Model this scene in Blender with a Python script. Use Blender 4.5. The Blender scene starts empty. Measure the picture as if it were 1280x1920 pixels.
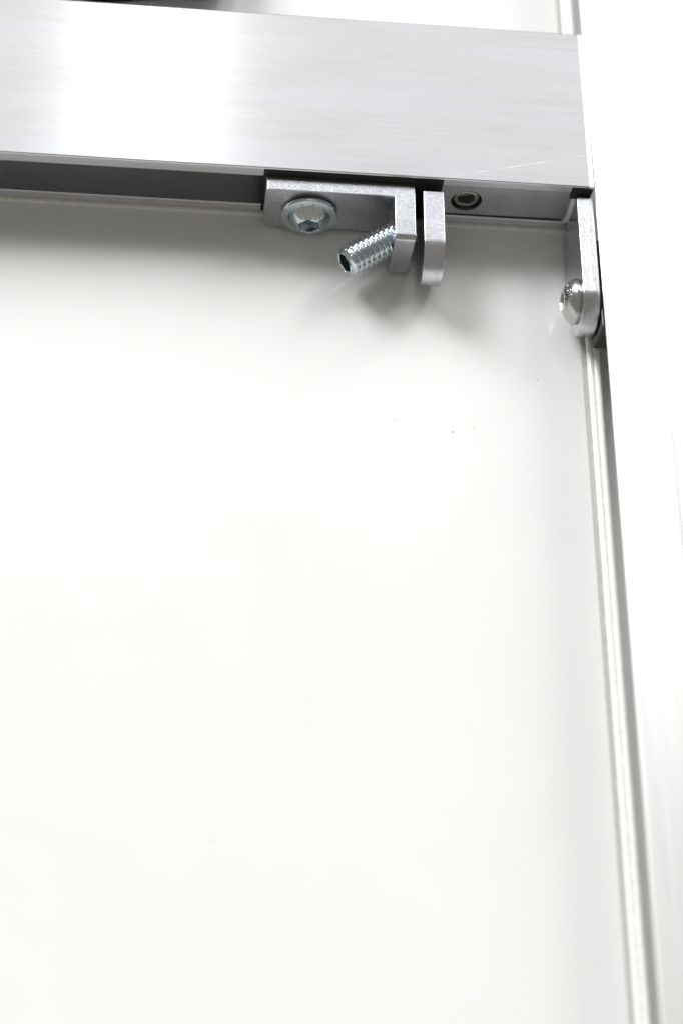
import bpy, bmesh, math, random
from mathutils import Vector, Matrix

MM = 0.001
sc = bpy.context.scene
C = sc.collection

# ------------------------------------------------------------------ camera
cam_d = bpy.data.cameras.new('camera')
cam = bpy.data.objects.new('camera', cam_d); C.objects.link(cam)
RIGHT = Vector((0.995213943, -0.0001855, 0.0977198744))
DOWN = Vector((0.0428179, -0.898063155, -0.437777564))
FWD = Vector((0.08783983, 0.4398665, -0.89375703))
M = Matrix.Identity(4)
for i in range(3):
    M[i][0] = RIGHT[i]; M[i][1] = -DOWN[i]; M[i][2] = -FWD[i]
M.translation = Vector((-92.746, -249.316, 326.024)) * MM
cam.matrix_world = M
cam_d.sensor_fit = 'VERTICAL'; cam_d.sensor_height = 36; cam_d.sensor_width = 24
cam_d.lens = 3221.29 / 1920 * 36
cam_d.clip_start = 0.01; cam_d.clip_end = 50
cam_d.dof.use_dof = True; cam_d.dof.focus_distance = 0.404; cam_d.dof.aperture_fstop = 6.8
sc.camera = cam

# ------------------------------------------------------------------ world and lamps
world = bpy.data.worlds.new('World'); sc.world = world; world.use_nodes = True
bg = world.node_tree.nodes['Background']
bg.inputs[0].default_value = (1.0, 0.955, 0.86, 1); bg.inputs[1].default_value = 0.23

def area(name, loc, target, sx, sy, radiance, col=(1, 1, 1)):
    d = bpy.data.lights.new(name, 'AREA'); d.shape = 'RECTANGLE'; d.size = sx; d.size_y = sy
    d.energy = radiance * math.pi * sx * sy; d.color = col
    o = bpy.data.objects.new(name, d); C.objects.link(o)
    o.location = loc
    o.rotation_euler = (Vector(target) - Vector(loc)).to_track_quat('-Z', 'Y').to_euler()
    return o
# rows of hall ceiling lights behind and above the frame: a dim row straight ahead with one bright tube; unseen bright banks added on both sides to lift the panel and post
area('ceiling_light', (0.05, 2.7, 2.2), (0.05, 2.7, 0), 2.0, 3.2, 0.74, (0.94, 0.957, 1.0))
area('tube_row_light', (-0.2, 2.1, 2.1), (-0.2, 2.1, 0), 0.19, 1.6, 2.0, (0.97, 0.985, 1.0))
area('added_bank_light', (2.3, 2.9, 2.2), (0, 0, 0), 1.0, 2.6, 11.5, (1.0, 0.99, 0.98))
area('added_bank_light', (-2.5, 2.9, 2.2), (0, 0, 0), 1.8, 2.6, 17.5, (0.985, 0.992, 1.0))

sc.view_settings.view_transform = 'Standard'; sc.view_settings.look = 'None'
sc.view_settings.gamma = 1; sc.view_settings.exposure = 0.2

# ------------------------------------------------------------------ materials
def newmat(name):
    m = bpy.data.materials.new(name); m.use_nodes = True
    return m, m.node_tree.nodes, m.node_tree.links, m.node_tree.nodes['Principled BSDF']

def coords(N, L, scale=(1000, 1000, 1000)):
    t = N.new('ShaderNodeTexCoord'); mp = N.new('ShaderNodeMapping')
    mp.inputs['Scale'].default_value = scale
    L.new(t.outputs['Object'], mp.inputs['Vector'])
    return mp.outputs['Vector']

def noise(N, L, vec, scale, detail=4, rough=0.55):
    n = N.new('ShaderNodeTexNoise'); n.inputs['Scale'].default_value = scale
    n.inputs['Detail'].default_value = detail; n.inputs['Roughness'].default_value = rough
    L.new(vec, n.inputs['Vector']); return n.outputs['Fac']

def ramp(N, L, fac, stops):
    r = N.new('ShaderNodeValToRGB'); e = r.color_ramp.elements
    while len(e) < len(stops): e.new(0.5)
    for el, (p, c) in zip(e, stops): el.position = p; el.color = c if len(c) == 4 else (*c, 1)
    L.new(fac, r.inputs['Fac']); return r.outputs['Color']

def maprange(N, L, v, a, b, c, d):
    m = N.new('ShaderNodeMapRange'); m.inputs[1].default_value = a; m.inputs[2].default_value = b
    m.inputs[3].default_value = c; m.inputs[4].default_value = d
    L.new(v, m.inputs[0]); return m.outputs[0]

def bump(N, L, h, strength, dist, normal=None):
    b = N.new('ShaderNodeBump'); b.inputs['Strength'].default_value = strength
    b.inputs['Distance'].default_value = dist; L.new(h, b.inputs['Height'])
    if normal: L.new(normal, b.inputs['Normal'])
    return b.outputs['Normal']

def mathn(N, L, op, a, b=None):
    m = N.new('ShaderNodeMath'); m.operation = op
    for i, v in enumerate((a, b)):
        if v is None: continue
        if isinstance(v, (int, float)): m.inputs[i].default_value = v
        else: L.new(v, m.inputs[i])
    return m.outputs[0]

def mixc(N, L, fac, a, b):
    m = N.new('ShaderNodeMix'); m.data_type = 'RGBA'
    if isinstance(fac, (int, float)): m.inputs[0].default_value = fac
    else: L.new(fac, m.inputs[0])
    for i, v in ((6, a), (7, b)):
        if isinstance(v, tuple): m.inputs[i].default_value = (*v, 1)
        else: L.new(v, m.inputs[i])
    return m.outputs[2]

def extruded_aluminium(name, base, rough, aniso, along, scratch=False, metallic=1.0):
    m, N, L, P = newmat(name)
    P.inputs['Metallic'].default_value = metallic
    st = (25, 1400, 1400) if along == 'X' else (1400, 25, 1400)
    fine = noise(N, L, coords(N, L, st), 1.0, 5, 0.6)
    st2 = (9, 170, 170) if along == 'X' else (170, 9, 170)
    broad = noise(N, L, coords(N, L, st2), 1.0, 2, 0.5)
    vec = coords(N, L)
    col = ramp(N, L, broad, [(0.3, tuple(c * k for c, k in zip(base, (0.97, 0.97, 0.99)))), (0.5, base),
                             (0.72, tuple(min(1, c * k) for c, k in zip(base, (1.0, 1.005, 1.035))))])
    col = mixc(N, L, maprange(N, L, fine, 0.35, 0.75, 0.0, 0.06), col, tuple(c * 0.86 for c in base))
    if scratch:
        cloud = noise(N, L, coords(N, L, (22, 75, 75)), 1.0, 5, 0.62)
        band = noise(N, L, coords(N, L, (3, 130, 130)), 1.0, 2, 0.5)
        col = mixc(N, L, maprange(N, L, cloud, 0.42, 0.68, 0.0, 0.75), col, (0.84, 0.85, 0.895))
        col = mixc(N, L, maprange(N, L, cloud, 0.48, 0.3, 0.0, 0.6), col, (0.745, 0.742, 0.745))
        col = mixc(N, L, maprange(N, L, band, 0.52, 0.7, 0.0, 0.6), col, (0.80, 0.81, 0.90))
        sep = N.new('ShaderNodeSeparateXYZ'); L.new(vec, sep.inputs[0])
        # long diagonal scratch and a sprinkle of short nicks
        x, y = mathn(N, L, 'SUBTRACT', sep.outputs[0], 200.0), mathn(N, L, 'ADD', sep.outputs[1], 23.0)
        wob = mathn(N, L, 'MULTIPLY', noise(N, L, vec, 0.06, 2), 0.9)
        d = mathn(N, L, 'ABSOLUTE', mathn(N, L, 'ADD', mathn(N, L, 'SUBTRACT', y, mathn(N, L, 'MULTIPLY', x, 0.264)), mathn(N, L, 'ADD', wob, -10.4)))
        line = maprange(N, L, d, 0.06, 0.16, 1.0, 0.0)
        inx = mathn(N, L, 'GREATER_THAN', x, -34.0)
        line = mathn(N, L, 'MULTIPLY', mathn(N, L, 'MULTIPLY', line, maprange(N, L, noise(N, L, vec, 0.35, 4), 0.35, 0.62, 0.25, 1.0)), inx)
        v = N.new('ShaderNodeTexVoronoi'); v.inputs['Scale'].default_value = 0.5
        mp = N.new('ShaderNodeMapping'); mp.inputs['Scale'].default_value = (1, 0.55, 1); L.new(vec, mp.inputs['Vector'])
        L.new(mp.outputs[0], v.inputs['Vector'])
        dots = maprange(N, L, v.outputs['Distance'], 0.06, 0.15, 1.0, 0.0)
        cl = maprange(N, L, noise(N, L, vec, 0.07, 3), 0.5, 0.6, 0.0, 1.0)
        sepc = N.new('ShaderNodeSeparateColor'); L.new(v.outputs['Color'], sepc.inputs[0])
        pick = mathn(N, L, 'GREATER_THAN', sepc.outputs[0], 0.45)
        nick = mathn(N, L, 'MULTIPLY', mathn(N, L, 'MULTIPLY', mathn(N, L, 'MULTIPLY', dots, 0.5), cl), pick)
        nick = mathn(N, L, 'MULTIPLY', nick, mathn(N, L, 'GREATER_THAN', sep.outputs[2], 21.5))
        marks = mathn(N, L, 'MAXIMUM', mathn(N, L, 'MULTIPLY', line, 0.8), nick)
        col = mixc(N, L, marks, col, (0.97, 0.955, 0.93))
        L.new(mathn(N, L, 'SUBTRACT', 1.0, marks), P.inputs['Metallic'])
        L.new(mathn(N, L, 'ADD', maprange(N, L, fine, 0.3, 0.7, rough - 0.02, rough + 0.02), mathn(N, L, 'MULTIPLY', marks, 0.42)), P.inputs['Roughness'])
    else:
        L.new(maprange(N, L, fine, 0.3, 0.7, rough - 0.05, rough + 0.06), P.inputs['Roughness'])
    L.new(col, P.inputs['Base Color'])
    P.inputs['Anisotropic'].default_value = aniso
    ge = N.new('ShaderNodeNewGeometry'); cr = N.new('ShaderNodeVectorMath'); cr.operation = 'CROSS_PRODUCT'
    L.new(ge.outputs['True Normal'], cr.inputs[0]); cr.inputs[1].default_value = (1, 0, 0) if along == 'X' else (0, 1, 0)
    L.new(cr.outputs[0], P.inputs['Tangent'])
    L.new(bump(N, L, fine, 0.025, 0.00004), P.inputs['Normal'])
    return m

def zinc(name, base, rough, grain, gstr, gscale, smooth=False):
    m, N, L, P = newmat(name)
    P.inputs['Metallic'].default_value = 1.0
    vec = coords(N, L)
    g = noise(N, L, vec, gscale, 6, 0.65)
    b = noise(N, L, vec, 0.16, 4, 0.6)
    col = ramp(N, L, b, [(0.3, tuple(c * 0.84 for c in base)), (0.55, base), (0.75, (base[0] * 1.05, base[1] * 1.05, base[2] * 1.08))])
    col = mixc(N, L, maprange(N, L, g, 0.38, 0.62, grain, 0.0), col, tuple(c * 0.55 for c in base))
    L.new(col, P.inputs['Base Color'])
    L.new(maprange(N, L, g, 0.3, 0.7, rough + 0.07, rough - 0.05), P.inputs['Roughness'])
    L.new(bump(N, L, g, gstr, 0.00012), P.inputs['Normal'])
    return m

M_BEAM = extruded_aluminium('mill_finish_aluminium', (0.80, 0.795, 0.79), 0.23, 0.85, 'X', True)
M_POST = extruded_aluminium('pale_satin_aluminium', (0.90, 0.90, 0.89), 0.46, 0.6, 'Y', False, 0.6)
M_EDGE = extruded_aluminium('deburred_aluminium', (0.93, 0.91, 0.86), 0.45, 0.0, 'Y', False, 0.4)
M_ZINC = zinc('zinc_plated_steel', (0.71, 0.725, 0.765), 0.21, 0.42, 0.5, 1.7)
M_BOLT = zinc('bright_zinc_screw', (0.74, 0.80, 0.84), 0.16, 0.12, 0.06, 2.2)
M_NICKEL = zinc('polished_steel_screw', (0.62, 0.62, 0.61), 0.18, 0.1, 0.05, 1.4)
M_CONN = zinc('grey_die_cast', (0.64, 0.65, 0.69), 0.34, 0.25, 0.18, 1.4)
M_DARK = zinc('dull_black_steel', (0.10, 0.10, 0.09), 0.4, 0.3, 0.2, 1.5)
M_MARK = zinc('pale_stamped_zinc', (0.86, 0.86, 0.84), 0.5, 0.1, 0.05, 2.0)
M_SETSCREW = zinc('dull_steel_set_screw', (0.42, 0.42, 0.38), 0.32, 0.3, 0.2, 2.0)

SPECKS = [(-46.56, -55.69, 0.28, (0.35, 0.3, 0.25)), (-33.19, -58.2, 0.42, (0.3, 0.24, 0.2)), (-28.16, -56.8, 0.3, (0.35, 0.33, 0.3)),
          (-85.1, -155.7, 0.7, (0.72, 0.71, 0.69)), (-33.5, -187.4, 0.7, (0.74, 0.7, 0.58)), (-96.0, -75.0, 0.25, (0.5, 0.48, 0.45)), (-12.5, -43.0, 0.3, (0.45, 0.42, 0.4))]
def panel_material():
    m, N, L, P = newmat('glossy_white_laminate')
    vec = coords(N, L)
    b = noise(N, L, vec, 0.02, 4, 0.6)
    col = ramp(N, L, b, [(0.3, (0.785, 0.785, 0.78)), (0.7, (0.81, 0.81, 0.805))])
    # specks of dust and dirt on the laminate (millimetres on the panel)
    wv = N.new('ShaderNodeVectorMath'); wv.operation = 'ADD'; L.new(vec, wv.inputs[0]); wv.inputs[1].default_value = (-200, -200, 0)
    wob = N.new('ShaderNodeTexNoise'); wob.inputs['Scale'].default_value = 2.5; L.new(vec, wob.inputs['Vector'])
    for x, y, r, c in SPECKS:
        dn = N.new('ShaderNodeVectorMath'); dn.operation = 'DISTANCE'; L.new(wv.outputs[0], dn.inputs[0]); dn.inputs[1].default_value = (x, y, 3.0)
        dd = mathn(N, L, 'ADD', dn.outputs['Value'], mathn(N, L, 'MULTIPLY', wob.outputs['Fac'], r))
        col = mixc(N, L, maprange(N, L, dd, r * 0.9, r * 1.5, 0.6, 0.0), col, c)
    L.new(col, P.inputs['Base Color'])
    P.inputs['IOR'].default_value = 1.55
    L.new(maprange(N, L, noise(N, L, vec, 0.05, 3), 0.3, 0.7, 0.19, 0.24), P.inputs['Roughness'])
    L.new(bump(N, L, noise(N, L, vec, 0.35, 2), 0.02, 0.0001), P.inputs['Normal'])
    return m
M_PANEL = panel_material()

def plain(name, col, rough, ior=1.45):
    m, N, L, P = newmat(name)
    vec = coords(N, L)
    g = noise(N, L, vec, 0.8, 4)
    c = mixc(N, L, maprange(N, L, g, 0.3, 0.7, 0.0, 1.0), tuple(x * 0.9 for x in col), tuple(min(1, x * 1.05) for x in col))
    L.new(c, P.inputs['Base Color']); P.inputs['Roughness'].default_value = rough; P.inputs['IOR'].default_value = ior
    L.new(bump(N, L, g, 0.1, 0.0001), P.inputs['Normal'])
    return m
M_SEAL = plain('white_vinyl_seal', (0.90, 0.89, 0.86), 0.28)
M_REFLECTION = plain('grey_reflection_strip', (0.47, 0.465, 0.45), 0.5)
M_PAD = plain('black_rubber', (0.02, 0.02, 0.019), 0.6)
M_BLACK = plain('black_fabric', (0.008, 0.007, 0.009), 0.9, 1.08)

# ------------------------------------------------------------------ helpers (all shapes in millimetres)
def link(name, me, mat, parent=None, base=(0, 0, 0), smooth=False):
    o = bpy.data.objects.new(name, me); C.objects.link(o)
    me.materials.append(mat)
    if smooth is True:
        for p in me.polygons: p.use_smooth = True
        try: me.set_sharp_from_angle(angle=math.radians(38))
        except Exception: pass
    if smooth == 'wn':
        for p in me.polygons: p.use_smooth = True
        w = o.modifiers.new('weighted_normal', 'WEIGHTED_NORMAL'); w.weight = 100; w.keep_sharp = False
    if parent: o.parent = parent
    else: o.location = Vector(base) * MM
    return o

def fromb(name, bm, mat, parent=None, base=(0, 0, 0), smooth=False, xf=None):
    """bm in world millimetres -> mesh object whose origin is at base (or at its parent's base)"""
    if xf is not None: bm.transform(xf)
    off = Vector(base)
    bmesh.ops.translate(bm, verts=bm.verts, vec=-off)
    bmesh.ops.scale(bm, verts=bm.verts, vec=(MM, MM, MM))
    bmesh.ops.recalc_face_normals(bm, faces=bm.faces)
    me = bpy.data.meshes.new(name); bm.to_mesh(me); bm.free()
    return link(name, me, mat, parent, base, smooth)

def thing(name, label, cat, base, group=None):
    o = bpy.data.objects.new(name, None); C.objects.link(o)
    o.empty_display_size = 0.005
    o.location = Vector(base) * MM; o['label'] = label; o['category'] = cat
    if group: o['group'] = group
    return o

def tag(o, label, cat, group=None):
    o['label'] = label; o['category'] = cat
    if group: o['group'] = group
    return o

def prism(pts, axis, a, b):
    """closed outline extruded along an axis; pts are the other two coordinates in order"""
    bm = bmesh.new()
    def mk(p, t):
        if axis == 'x': return (t, p[0], p[1])
        if axis == 'y': return (p[0], t, p[1])
        return (p[0], p[1], t)
    lo = [bm.verts.new(mk(p, a)) for p in pts]; hi = [bm.verts.new(mk(p, b)) for p in pts]
    n = len(pts)
    bm.faces.new(lo); bm.faces.new(list(reversed(hi)))
    for i in range(n): bm.faces.new((lo[i], lo[(i + 1) % n], hi[(i + 1) % n], hi[i]))
    bmesh.ops.recalc_face_normals(bm, faces=bm.faces)
    return bm

def bevel(bm, test, r, seg=2):
    es = [e for e in bm.edges if test(e)]
    bmesh.ops.bevel(bm, geom=es, offset=r, offset_type='OFFSET', segments=seg, profile=0.5, affect='EDGES', clamp_overlap=True)

def sharp(e, deg=30):
    return len(e.link_faces) == 2 and e.calc_face_angle() > math.radians(deg)

def lathe(bm, prof, seg=48, cap0=False, cap1=False):
    """profile of (radius, height) turned round Z; returns rings"""
    rings = []
    for r, h in prof:
        rings.append([bm.verts.new((r * math.cos(2 * math.pi * k / seg), r * math.sin(2 * math.pi * k / seg), h)) for k in range(seg)])
    for A, B in zip(rings, rings[1:]):
        for k in range(seg): bm.faces.new((A[k], A[(k + 1) % seg], B[(k + 1) % seg], B[k]))
    if cap0: bm.faces.new(list(reversed(rings[0])))
    if cap1: bm.faces.new(rings[-1])
    return rings

def hexr(theta, af):
    """distance to the side of a hexagon of width af across flats"""
    t = (theta + math.pi / 6) % (math.pi / 3) - math.pi / 6
    return af / 2 / math.cos(t)

def hex_socket(bm, ring, h_top, af, depth, seg, turn, lead=0.25):
    """from an outer ring inwards to a hexagonal hole"""
    def hx(h, k_):
        return [bm.verts.new((hexr(2 * math.pi * k / seg + turn, af * k_) * math.cos(2 * math.pi * k / seg),
                              hexr(2 * math.pi * k / seg + turn, af * k_) * math.sin(2 * math.pi * k / seg), h)) for k in range(seg)]
    rr = [ring, hx(h_top, 1.09), hx(h_top - lead, 1.0), hx(h_top - depth, 1.0)]
    for A, B in zip(rr, rr[1:]):
        for k in range(seg): bm.faces.new((A[k], A[(k + 1) % seg], B[(k + 1) % seg], B[k]))
    tip = bm.verts.new((0, 0, h_top - depth - 0.7))
    for k in range(seg): bm.faces.new((rr[-1][k], rr[-1][(k + 1) % seg], tip))

def frame(origin, zdir, xdir):
    z = Vector(zdir).normalized(); x = Vector(xdir); x = (x - z * x.dot(z)).normalized(); y = z.cross(x)
    m = Matrix.Identity(4)
    for i in range(3): m[i][0] = x[i]; m[i][1] = y[i]; m[i][2] = z[i]; m[i][3] = origin[i]
    return m

# ------------------------------------------------------------------ panels
bm = prism([(-420, -420), (0.9, -420), (0.9, 1.2), (-420, 1.2)], 'z', -21, -18)
tag(fromb('white_panel', bm, M_PANEL, base=(-200, -200, -21)), 'large glossy white panel filling the frame in front of the crossbar', 'panel')
bm = prism([(-420, 45.8), (0.9, 45.8), (0.9, 420), (-420, 420)], 'z', -21, -18)
tag(fromb('white_panel', bm, M_PANEL, base=(-200, 200, -21)), 'narrow strip of white panel beyond the crossbar at the top edge', 'panel')

# ------------------------------------------------------------------ aluminium profiles
# half section (distance into the profile, z) of the slotted side, from the top edge down
side = [(0.35, 0.0), (0.1, -0.1), (0.0, -0.35), (0.0, -2.35), (0.55, -2.5), (0.7, -3.3), (0.45, -3.45), (0.5, -3.7), (1.6, -3.75), (1.6, -3.0), (20.0, -3.0),
        (20.0, -15.0), (1.6, -15.0), (1.2, -14.45), (0.25, -14.45), (0.0, -14.7), (0.0, -16.6), (0.3, -16.85), (1.3, -16.9), (1.3, -22.0)]
Wb = 47.0
pts = side + [(Wb - a, z) for a, z in reversed(side)]
cb = thing('crossbar', 'silver aluminium crossbar with lengthwise slot and scratched bright top', 'crossbar', (-200, 23, -22))
bm = prism(pts, 'x', -420, -1.4)
fromb('profile', bm, M_BEAM, cb, (-200, 23, -22))
# deburred end that meets the post
inset = [(a + 0.12 if a < 23 else a - 0.12, z - 0.1) for a, z in pts]
bm = prism(pts, 'x', -1.4, -0.3)
for v in bm.verts:
    if v.co.x > -0.5 and v.co.z > -0.6: v.co.z -= 0.16
fromb('deburred_end', bm, M_EDGE, cb, (-200, 23, -22))

Wp = 60.0
pside = side[:3] + [(0.0, -0.9), (0.3, -1.1), (1.6, -1.2), (1.6, -1.0), (22.0, -1.0)] + [(22.0, -21.5), (3.2, -21.5), (3.2, -22.0)]
ppts = [(a, z) for a, z in pside] + [(Wp - a, z) for a, z in reversed(pside)]
top = [(Wp / 1.0 - 0.35, 0)]
groove = [(13.5, 0.0), (13.48, -4.5), (12.62, -4.5), (12.6, 0.0)]
ppts = ppts + groove
po = thing('upright_post', 'wide white satin post running down the right side of the picture', 'post', (30, -100, -22))
bm = prism(ppts, 'y', -420, 420)
fromb('profile', bm, M_POST, po, (30, -100, -22))

# seals between profiles and panel
bm = prism([(-0.75, -18.0), (-0.75, -17.75), (-0.45, -17.55), (1.2, -17.5), (1.2, -18.0)], 'x', -420, -0.2)
tag(fromb('seal_strip', bm, M_SEAL, base=(-200, 0, -18)), 'thin pale seal line lying along the front foot of the crossbar', 'seal')
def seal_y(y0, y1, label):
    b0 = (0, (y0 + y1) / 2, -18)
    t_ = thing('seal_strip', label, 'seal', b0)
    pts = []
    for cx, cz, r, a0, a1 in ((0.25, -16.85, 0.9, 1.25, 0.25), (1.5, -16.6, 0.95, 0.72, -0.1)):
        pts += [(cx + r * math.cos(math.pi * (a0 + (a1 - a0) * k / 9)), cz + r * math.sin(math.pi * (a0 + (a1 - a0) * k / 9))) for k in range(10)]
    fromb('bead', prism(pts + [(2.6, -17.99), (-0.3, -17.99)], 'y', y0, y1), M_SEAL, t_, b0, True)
    fromb('reflection_strip', prism([(-1.75, -18.0), (-1.6, -17.8), (-0.35, -17.7), (-0.35, -18.0)], 'y', y0, y1), M_REFLECTION, t_, b0)  # flat grey strip: the post's dark reflection in the panel, put in as colour
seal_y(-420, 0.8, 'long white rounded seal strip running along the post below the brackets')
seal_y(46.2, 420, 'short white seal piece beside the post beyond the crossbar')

# ------------------------------------------------------------------ screws
def flange_screw(name, parent, base, origin, axis, up, mat, text=None, rf=6.75, hexturn=0.3, flange=True):
    seg = 60
    bm = bmesh.new()
    if flange:
        prof = [(rf - 1.3, 0.0), (rf - 0.5, 0.45), (rf - 0.05, 0.65), (rf, 0.8), (rf, 1.3), (rf - 0.2, 1.55), (rf - 0.3, 1.57)]
        rd = 4.85; rt = 2.7; h0 = 1.5; h1 = 4.2; lift = 3.2; fr = 1.0
        prof += [(rd + 0.2, 1.62), (rd + 0.05, 1.3)]
    else:
        prof = [(rf - 0.5, 0.0), (rf - 0.5, 0.3), (rf, 0.42)]
        rd = rf; rt = 2.4; h0 = 0.75; h1 = 3.4; lift = 3.2; fr = 1.05
    # spherical dome through (rd, h0) and (rt, h1)
    def dome(r):
        # circle centre on the axis
        c = ((rt * rt + h1 * h1) - (rd * rd + h0 * h0)) / (2 * (h1 - h0))
        R = math.sqrt(rd * rd + (h0 - c) ** 2)
        return c + math.sqrt(max(0.0, R * R - r * r))
    for k in range(9):
        r = rd + (rt - rd) * k / 8
        prof.append((r, dome(r)))
    rings = lathe(bm, prof, seg, cap0=True)
    hex_socket(bm, rings[-1], h1 - 0.02, 4.4 if flange else 3.9, 3.6, seg, hexturn)
    F = frame(origin, axis, up)
    s = fromb(name, bm, mat, parent, base, True, F)
    if text:
        cu = bpy.data.curves.new('marking', 'FONT'); cu.body = text; cu.size = 2.1; cu.align_x = 'CENTER'; cu.extrude = 0.26; cu.resolution_u = 3
        cu.space_character = 1.25
        to = bpy.data.objects.new('marking_curve', cu); C.objects.link(to)
        bpy.context.view_layer.update()
        me = bpy.data.meshes.new_from_object(to.evaluated_get(bpy.context.evaluated_depsgraph_get()))
        bpy.data.objects.remove(to)
        b2 = bmesh.new(); b2.from_mesh(me); bpy.data.meshes.remove(me)
        bmesh.ops.subdivide_edges(b2, edges=[e for e in b2.edges if e.calc_length() > 0.5], cuts=1)
        for v in b2.verts:
            rho = lift + v.co.y * 0.95 * fr; ph = -v.co.x / 3.6
            h = dome(min(rho, rd)) + v.co.z + 0.03
            v.co = (rho * math.cos(ph), rho * math.sin(ph), h)
        mk = fromb('marking', b2, M_MARK if flange else mat, s, base, False, F)
        # a child of a child shares its parent's origin
    return s

# ------------------------------------------------------------------ angle bracket with its two screws
base = (-60, -8, -17.2)
ab = thing('angle_bracket', 'zinc plated angle bracket with flanged screw and slanting grub screw under the crossbar', 'bracket', base)
ZT, ZB = -2.4, -17.1
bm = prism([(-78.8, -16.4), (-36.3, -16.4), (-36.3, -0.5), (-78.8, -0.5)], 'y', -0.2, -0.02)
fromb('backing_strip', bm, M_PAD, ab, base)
out = [(-78.2, -0.25), (-43.0, -0.25), (-43.0, -15.9), (-47.8, -15.9), (-47.8, -4.15), (-78.2, -4.15)]
bm = prism(out, 'z', ZB, ZT)
def mid(e): return (e.verts[0].co + e.verts[1].co) / 2
def dirv(e): return (e.verts[1].co - e.verts[0].co).normalized()
bevel(bm, lambda e: mid(e).x < -78 and abs(dirv(e).y) > 0.9 and mid(e).z < -10, 2.0, 5)
bevel(bm, lambda e: mid(e).x < -78 and abs(dirv(e).y) > 0.9 and mid(e).z > -5, 0.8, 3)
bevel(bm, lambda e: mid(e).y < -15.8 and abs(dirv(e).x) > 0.9 and mid(e).z > -5, 1.3, 4)
bevel(bm, lambda e: mid(e).y < -15.8 and abs(dirv(e).x) > 0.9 and mid(e).z < -15, 0.5, 3)
bevel(bm, lambda e: sharp(e, 50), 0.16, 2)
fromb('plate', bm, M_ZINC, ab, base, 'wn')
fs = flange_screw('flange_screw', ab, base, (-67.4, -4.15, -10.75), (0, -1, 0), (0.05, 0, 1), M_BOLT, 'S100')

# threaded grub screw
def thread_mesh(r_out, depth, pitch, length, seg=56, per=12):
    bm = bmesh.new(); n = int(length / pitch * per); rings = []
    for j in range(n + 1):
        h = length * j / n
        ring = []
        for k in range(seg):
            ph = (h / pitch - k / seg) % 1.0
            tri = abs(ph - 0.5) * 2           # 0 at crest
            prof = min(1.0, max(0.0, (tri - 0.08) / 0.8))
            r = r_out - depth * prof
            tp = min(1.0, (length - h) / 1.1)
            r = min(r, r_out - depth * 1.15 * (1 - tp) ) if h > length - 1.1 else r
            a = 2 * math.pi * k / seg
            ring.append(bm.verts.new((r * math.cos(a), r * math.sin(a), h)))
        rings.append(ring)
    for A, B in zip(rings, rings[1:]):
        for k in range(seg): bm.faces.new((A[k], A[(k + 1) % seg], B[(k + 1) % seg], B[k]))
    bm.faces.new(list(reversed(rings[0])))
    return bm, rings[-1]
ang = math.radians(34.5)
gdir = Vector((-math.cos(ang), -math.sin(ang), 0.0))
gend = Vector((-59.1, -18.75, -9.8))
glen = 19.0
bm, last = thread_mesh(3.75, 1.0, 1.45, glen)
hex_socket(bm, last, glen - 0.03, 4.3, 5.5, 56, 0.2, 0.15)
fromb('grub_screw', bm, M_BOLT, ab, base, True, frame(gend - gdir * glen, gdir, (0, 0, 1)))

# ------------------------------------------------------------------ flat plates with a rounded end
def round_plate(x0, x1, yb, yc, zt, zb, tongue=None):
    R = (zt - zb) / 2; zc = (zt + zb) / 2
    pts = [(yb, zt)]
    n = 22
    for k in range(n + 1):
        t = math.pi / 2 + math.pi * k / n
        pts.append((yc + R * math.cos(t), zc + R * math.sin(t)))
    pts.append((yb, zb))
    if tongue:
        pts += [(yb, zb + 4.0), (tongue, zb + 4.0), (tongue, zt - 2.2), (yb, zt - 2.2)]
    bm = prism(pts, 'x', x0, x1)
    bevel(bm, lambda e: sharp(e, 40), 0.2, 2)
    return bm
bm = round_plate(-41.0, -36.1, -1.95, -15.5, -2.4, -16.7, 6.0)
tag(fromb('stop_plate', bm, M_ZINC, base=(-38.5, -10, -16.7), smooth='wn'), 'short round-ended steel plate standing upright just right of the angle bracket', 'plate')

base3 = (-2, -18, -17)
ep = thing('end_plate', 'round-ended steel plate against the post, held by a domed screw', 'plate', base3)
bm = round_plate(-4.05, 0.0 - 0.05, -1.2, -27.2, -2.4, -16.9)
fromb('plate', bm, M_ZINC, ep, base3, 'wn')
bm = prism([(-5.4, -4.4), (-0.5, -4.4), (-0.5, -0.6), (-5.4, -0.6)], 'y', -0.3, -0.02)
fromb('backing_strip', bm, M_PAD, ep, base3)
ds = flange_screw('domed_screw', ep, base3, (-4.05, -26.0, -9.9), (-1, 0, 0), (0, 0.25, 1), M_NICKEL, 'S100', 5.5, 0.1, False)
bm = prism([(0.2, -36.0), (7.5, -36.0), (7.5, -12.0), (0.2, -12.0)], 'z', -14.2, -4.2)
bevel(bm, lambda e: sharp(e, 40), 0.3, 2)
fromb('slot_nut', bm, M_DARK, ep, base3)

# ------------------------------------------------------------------ connector in the crossbar slot
basec = (-21, 4, -14)
cn = thing('slot_connector', 'dull grey connector bar with socket screw filling the crossbar slot near the post', 'connector', basec)
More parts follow.
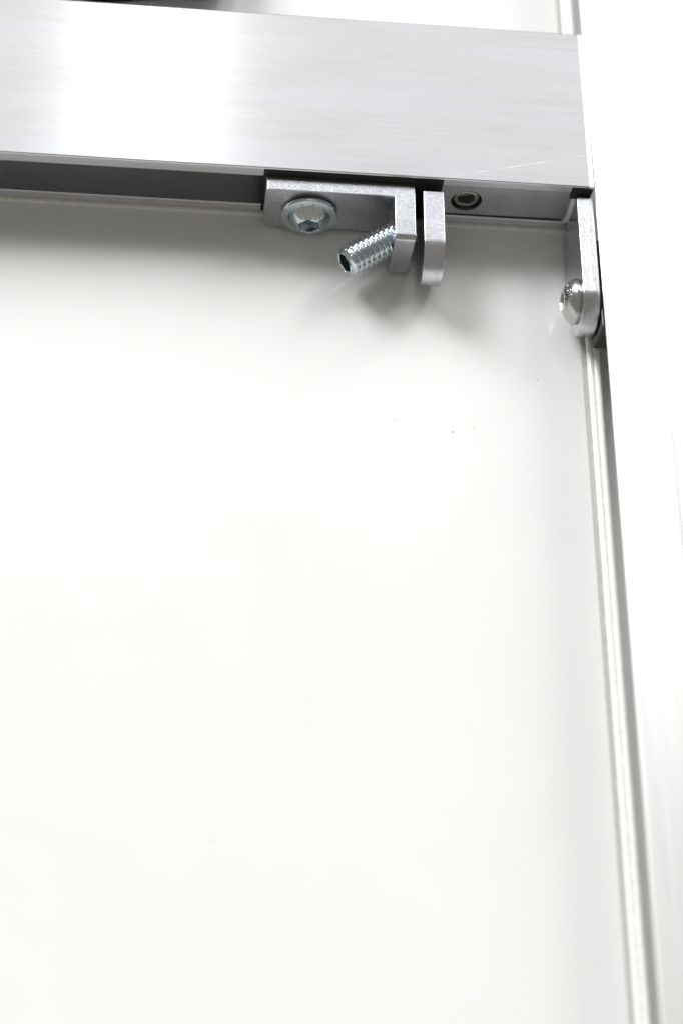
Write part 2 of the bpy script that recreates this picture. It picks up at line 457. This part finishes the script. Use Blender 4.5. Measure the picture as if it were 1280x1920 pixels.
# body with a round recess in the face: grid-free front built from a ring
def connector_body():
    bm = bmesh.new()
    x0, x1, z0, z1, yf, yb = -36.4, -4.6, -13.6, -3.0, 0.25, 9.5
    cx, cz, r, seg = -29.7, -8.4, 3.75, 40
    ring = [bm.verts.new((cx + r * math.cos(2 * math.pi * k / seg), yf, cz + r * 1.05 * math.sin(2 * math.pi * k / seg))) for k in range(seg)]
    ring2 = [bm.verts.new((v.co.x, yf + 4.0, v.co.z)) for v in ring]
    for k in range(seg): bm.faces.new((ring[k], ring[(k + 1) % seg], ring2[(k + 1) % seg], ring2[k]))
    bm.faces.new(ring2)
    def outer(k):
        a = 2 * math.pi * k / seg; c, s = math.cos(a), math.sin(a)
        t = min(((x1 if False else -23.0) - cx) / c if c > 1e-9 else 1e9, (x0 - cx) / c if c < -1e-9 else 1e9,
                (z1 - cz) / s if s > 1e-9 else 1e9, (z0 - cz) / s if s < -1e-9 else 1e9)
        return (cx + c * t, yf, cz + s * t)
    oring = [bm.verts.new(outer(k)) for k in range(seg)]
    for k in range(seg): bm.faces.new((ring[k], oring[k], oring[(k + 1) % seg], ring[(k + 1) % seg]))
    # exact corners
    for cxr, czr in ((-23.0, z1), (x0, z1), (x0, z0), (-23.0, z0)):
        best = min(oring, key=lambda v: (v.co.x - cxr) ** 2 + (v.co.z - czr) ** 2)
        best.co.x = cxr; best.co.z = czr
    # remaining face to the right, with a faint step
    def quad(a, b, c, d): bm.faces.new([bm.verts.new(p) for p in (a, b, c, d)])
    zs = -8.3
    quad((-23, yf, z1), (x1, yf, z1), (x1, yf, zs), (-23, yf, zs))
    quad((-23, yf, zs), (x1, yf, zs), (x1, yf + 0.18, zs - 0.12), (-23, yf + 0.02, zs - 0.12))
    quad((-23, yf + 0.02, zs - 0.12), (x1, yf + 0.18, zs - 0.12), (x1, yf + 0.18, z0), (-23, yf + 0.02, z0))
    # outside
    quad((x0, yf, z1), (x1, yf, z1), (x1, yb, z1), (x0, yb, z1))
    quad((x0, yf, z0), (x1, yf + 0.18, z0), (x1, yb, z0), (x0, yb, z0))
    quad((x0, yf, z0), (x0, yf, z1), (x0, yb, z1), (x0, yb, z0))
    quad((x1, yf, z0), (x1, yf, z1), (x1, yb, z1), (x1, yb, z0))
    quad((x0, yb, z0), (x1, yb, z0), (x1, yb, z1), (x0, yb, z1))
    bmesh.ops.remove_doubles(bm, verts=bm.verts, dist=0.001)
    return bm
fromb('bar', connector_body(), M_CONN, cn, basec)
bm = bmesh.new()
rings = lathe(bm, [(3.3, 0.0), (3.3, 2.2), (3.0, 2.75), (2.6, 2.95)], 48, cap0=True)
hex_socket(bm, rings[-1], 2.9, 3.9, 2.5, 48, 0.2, 0.2)
fromb('set_screw', bm, M_SETSCREW, cn, basec, True, frame((-29.7, 3.6, -8.4), (0, -1, 0), (0, 0, 1)))

# ------------------------------------------------------------------ dark thing far beyond the crossbar
random.seed(4)
bm = bmesh.new()
bmesh.ops.create_uvsphere(bm, u_segments=40, v_segments=20, radius=1.0)
for v in bm.verts:
    c = v.co
    f = lambda t: math.copysign(abs(t) ** 0.5, t)
    w = 1 + 0.05 * math.sin(5 * c.x + 3 * c.y) + 0.03 * math.sin(11 * c.z + 4 * c.x)
    v.co = Vector((math.copysign(abs(c.x) ** 0.85, c.x) * 27 * w, f(c.y) * 30 * w, f(c.z) * 7.5 * w))
bmesh.ops.translate(bm, verts=bm.verts, vec=(-112, 91, -10.6))
tag(fromb('black_pouch', bm, M_BLACK, base=(-113, 92, -18), smooth=True), 'blurred black object peeking out beyond the crossbar at the top', 'pouch')
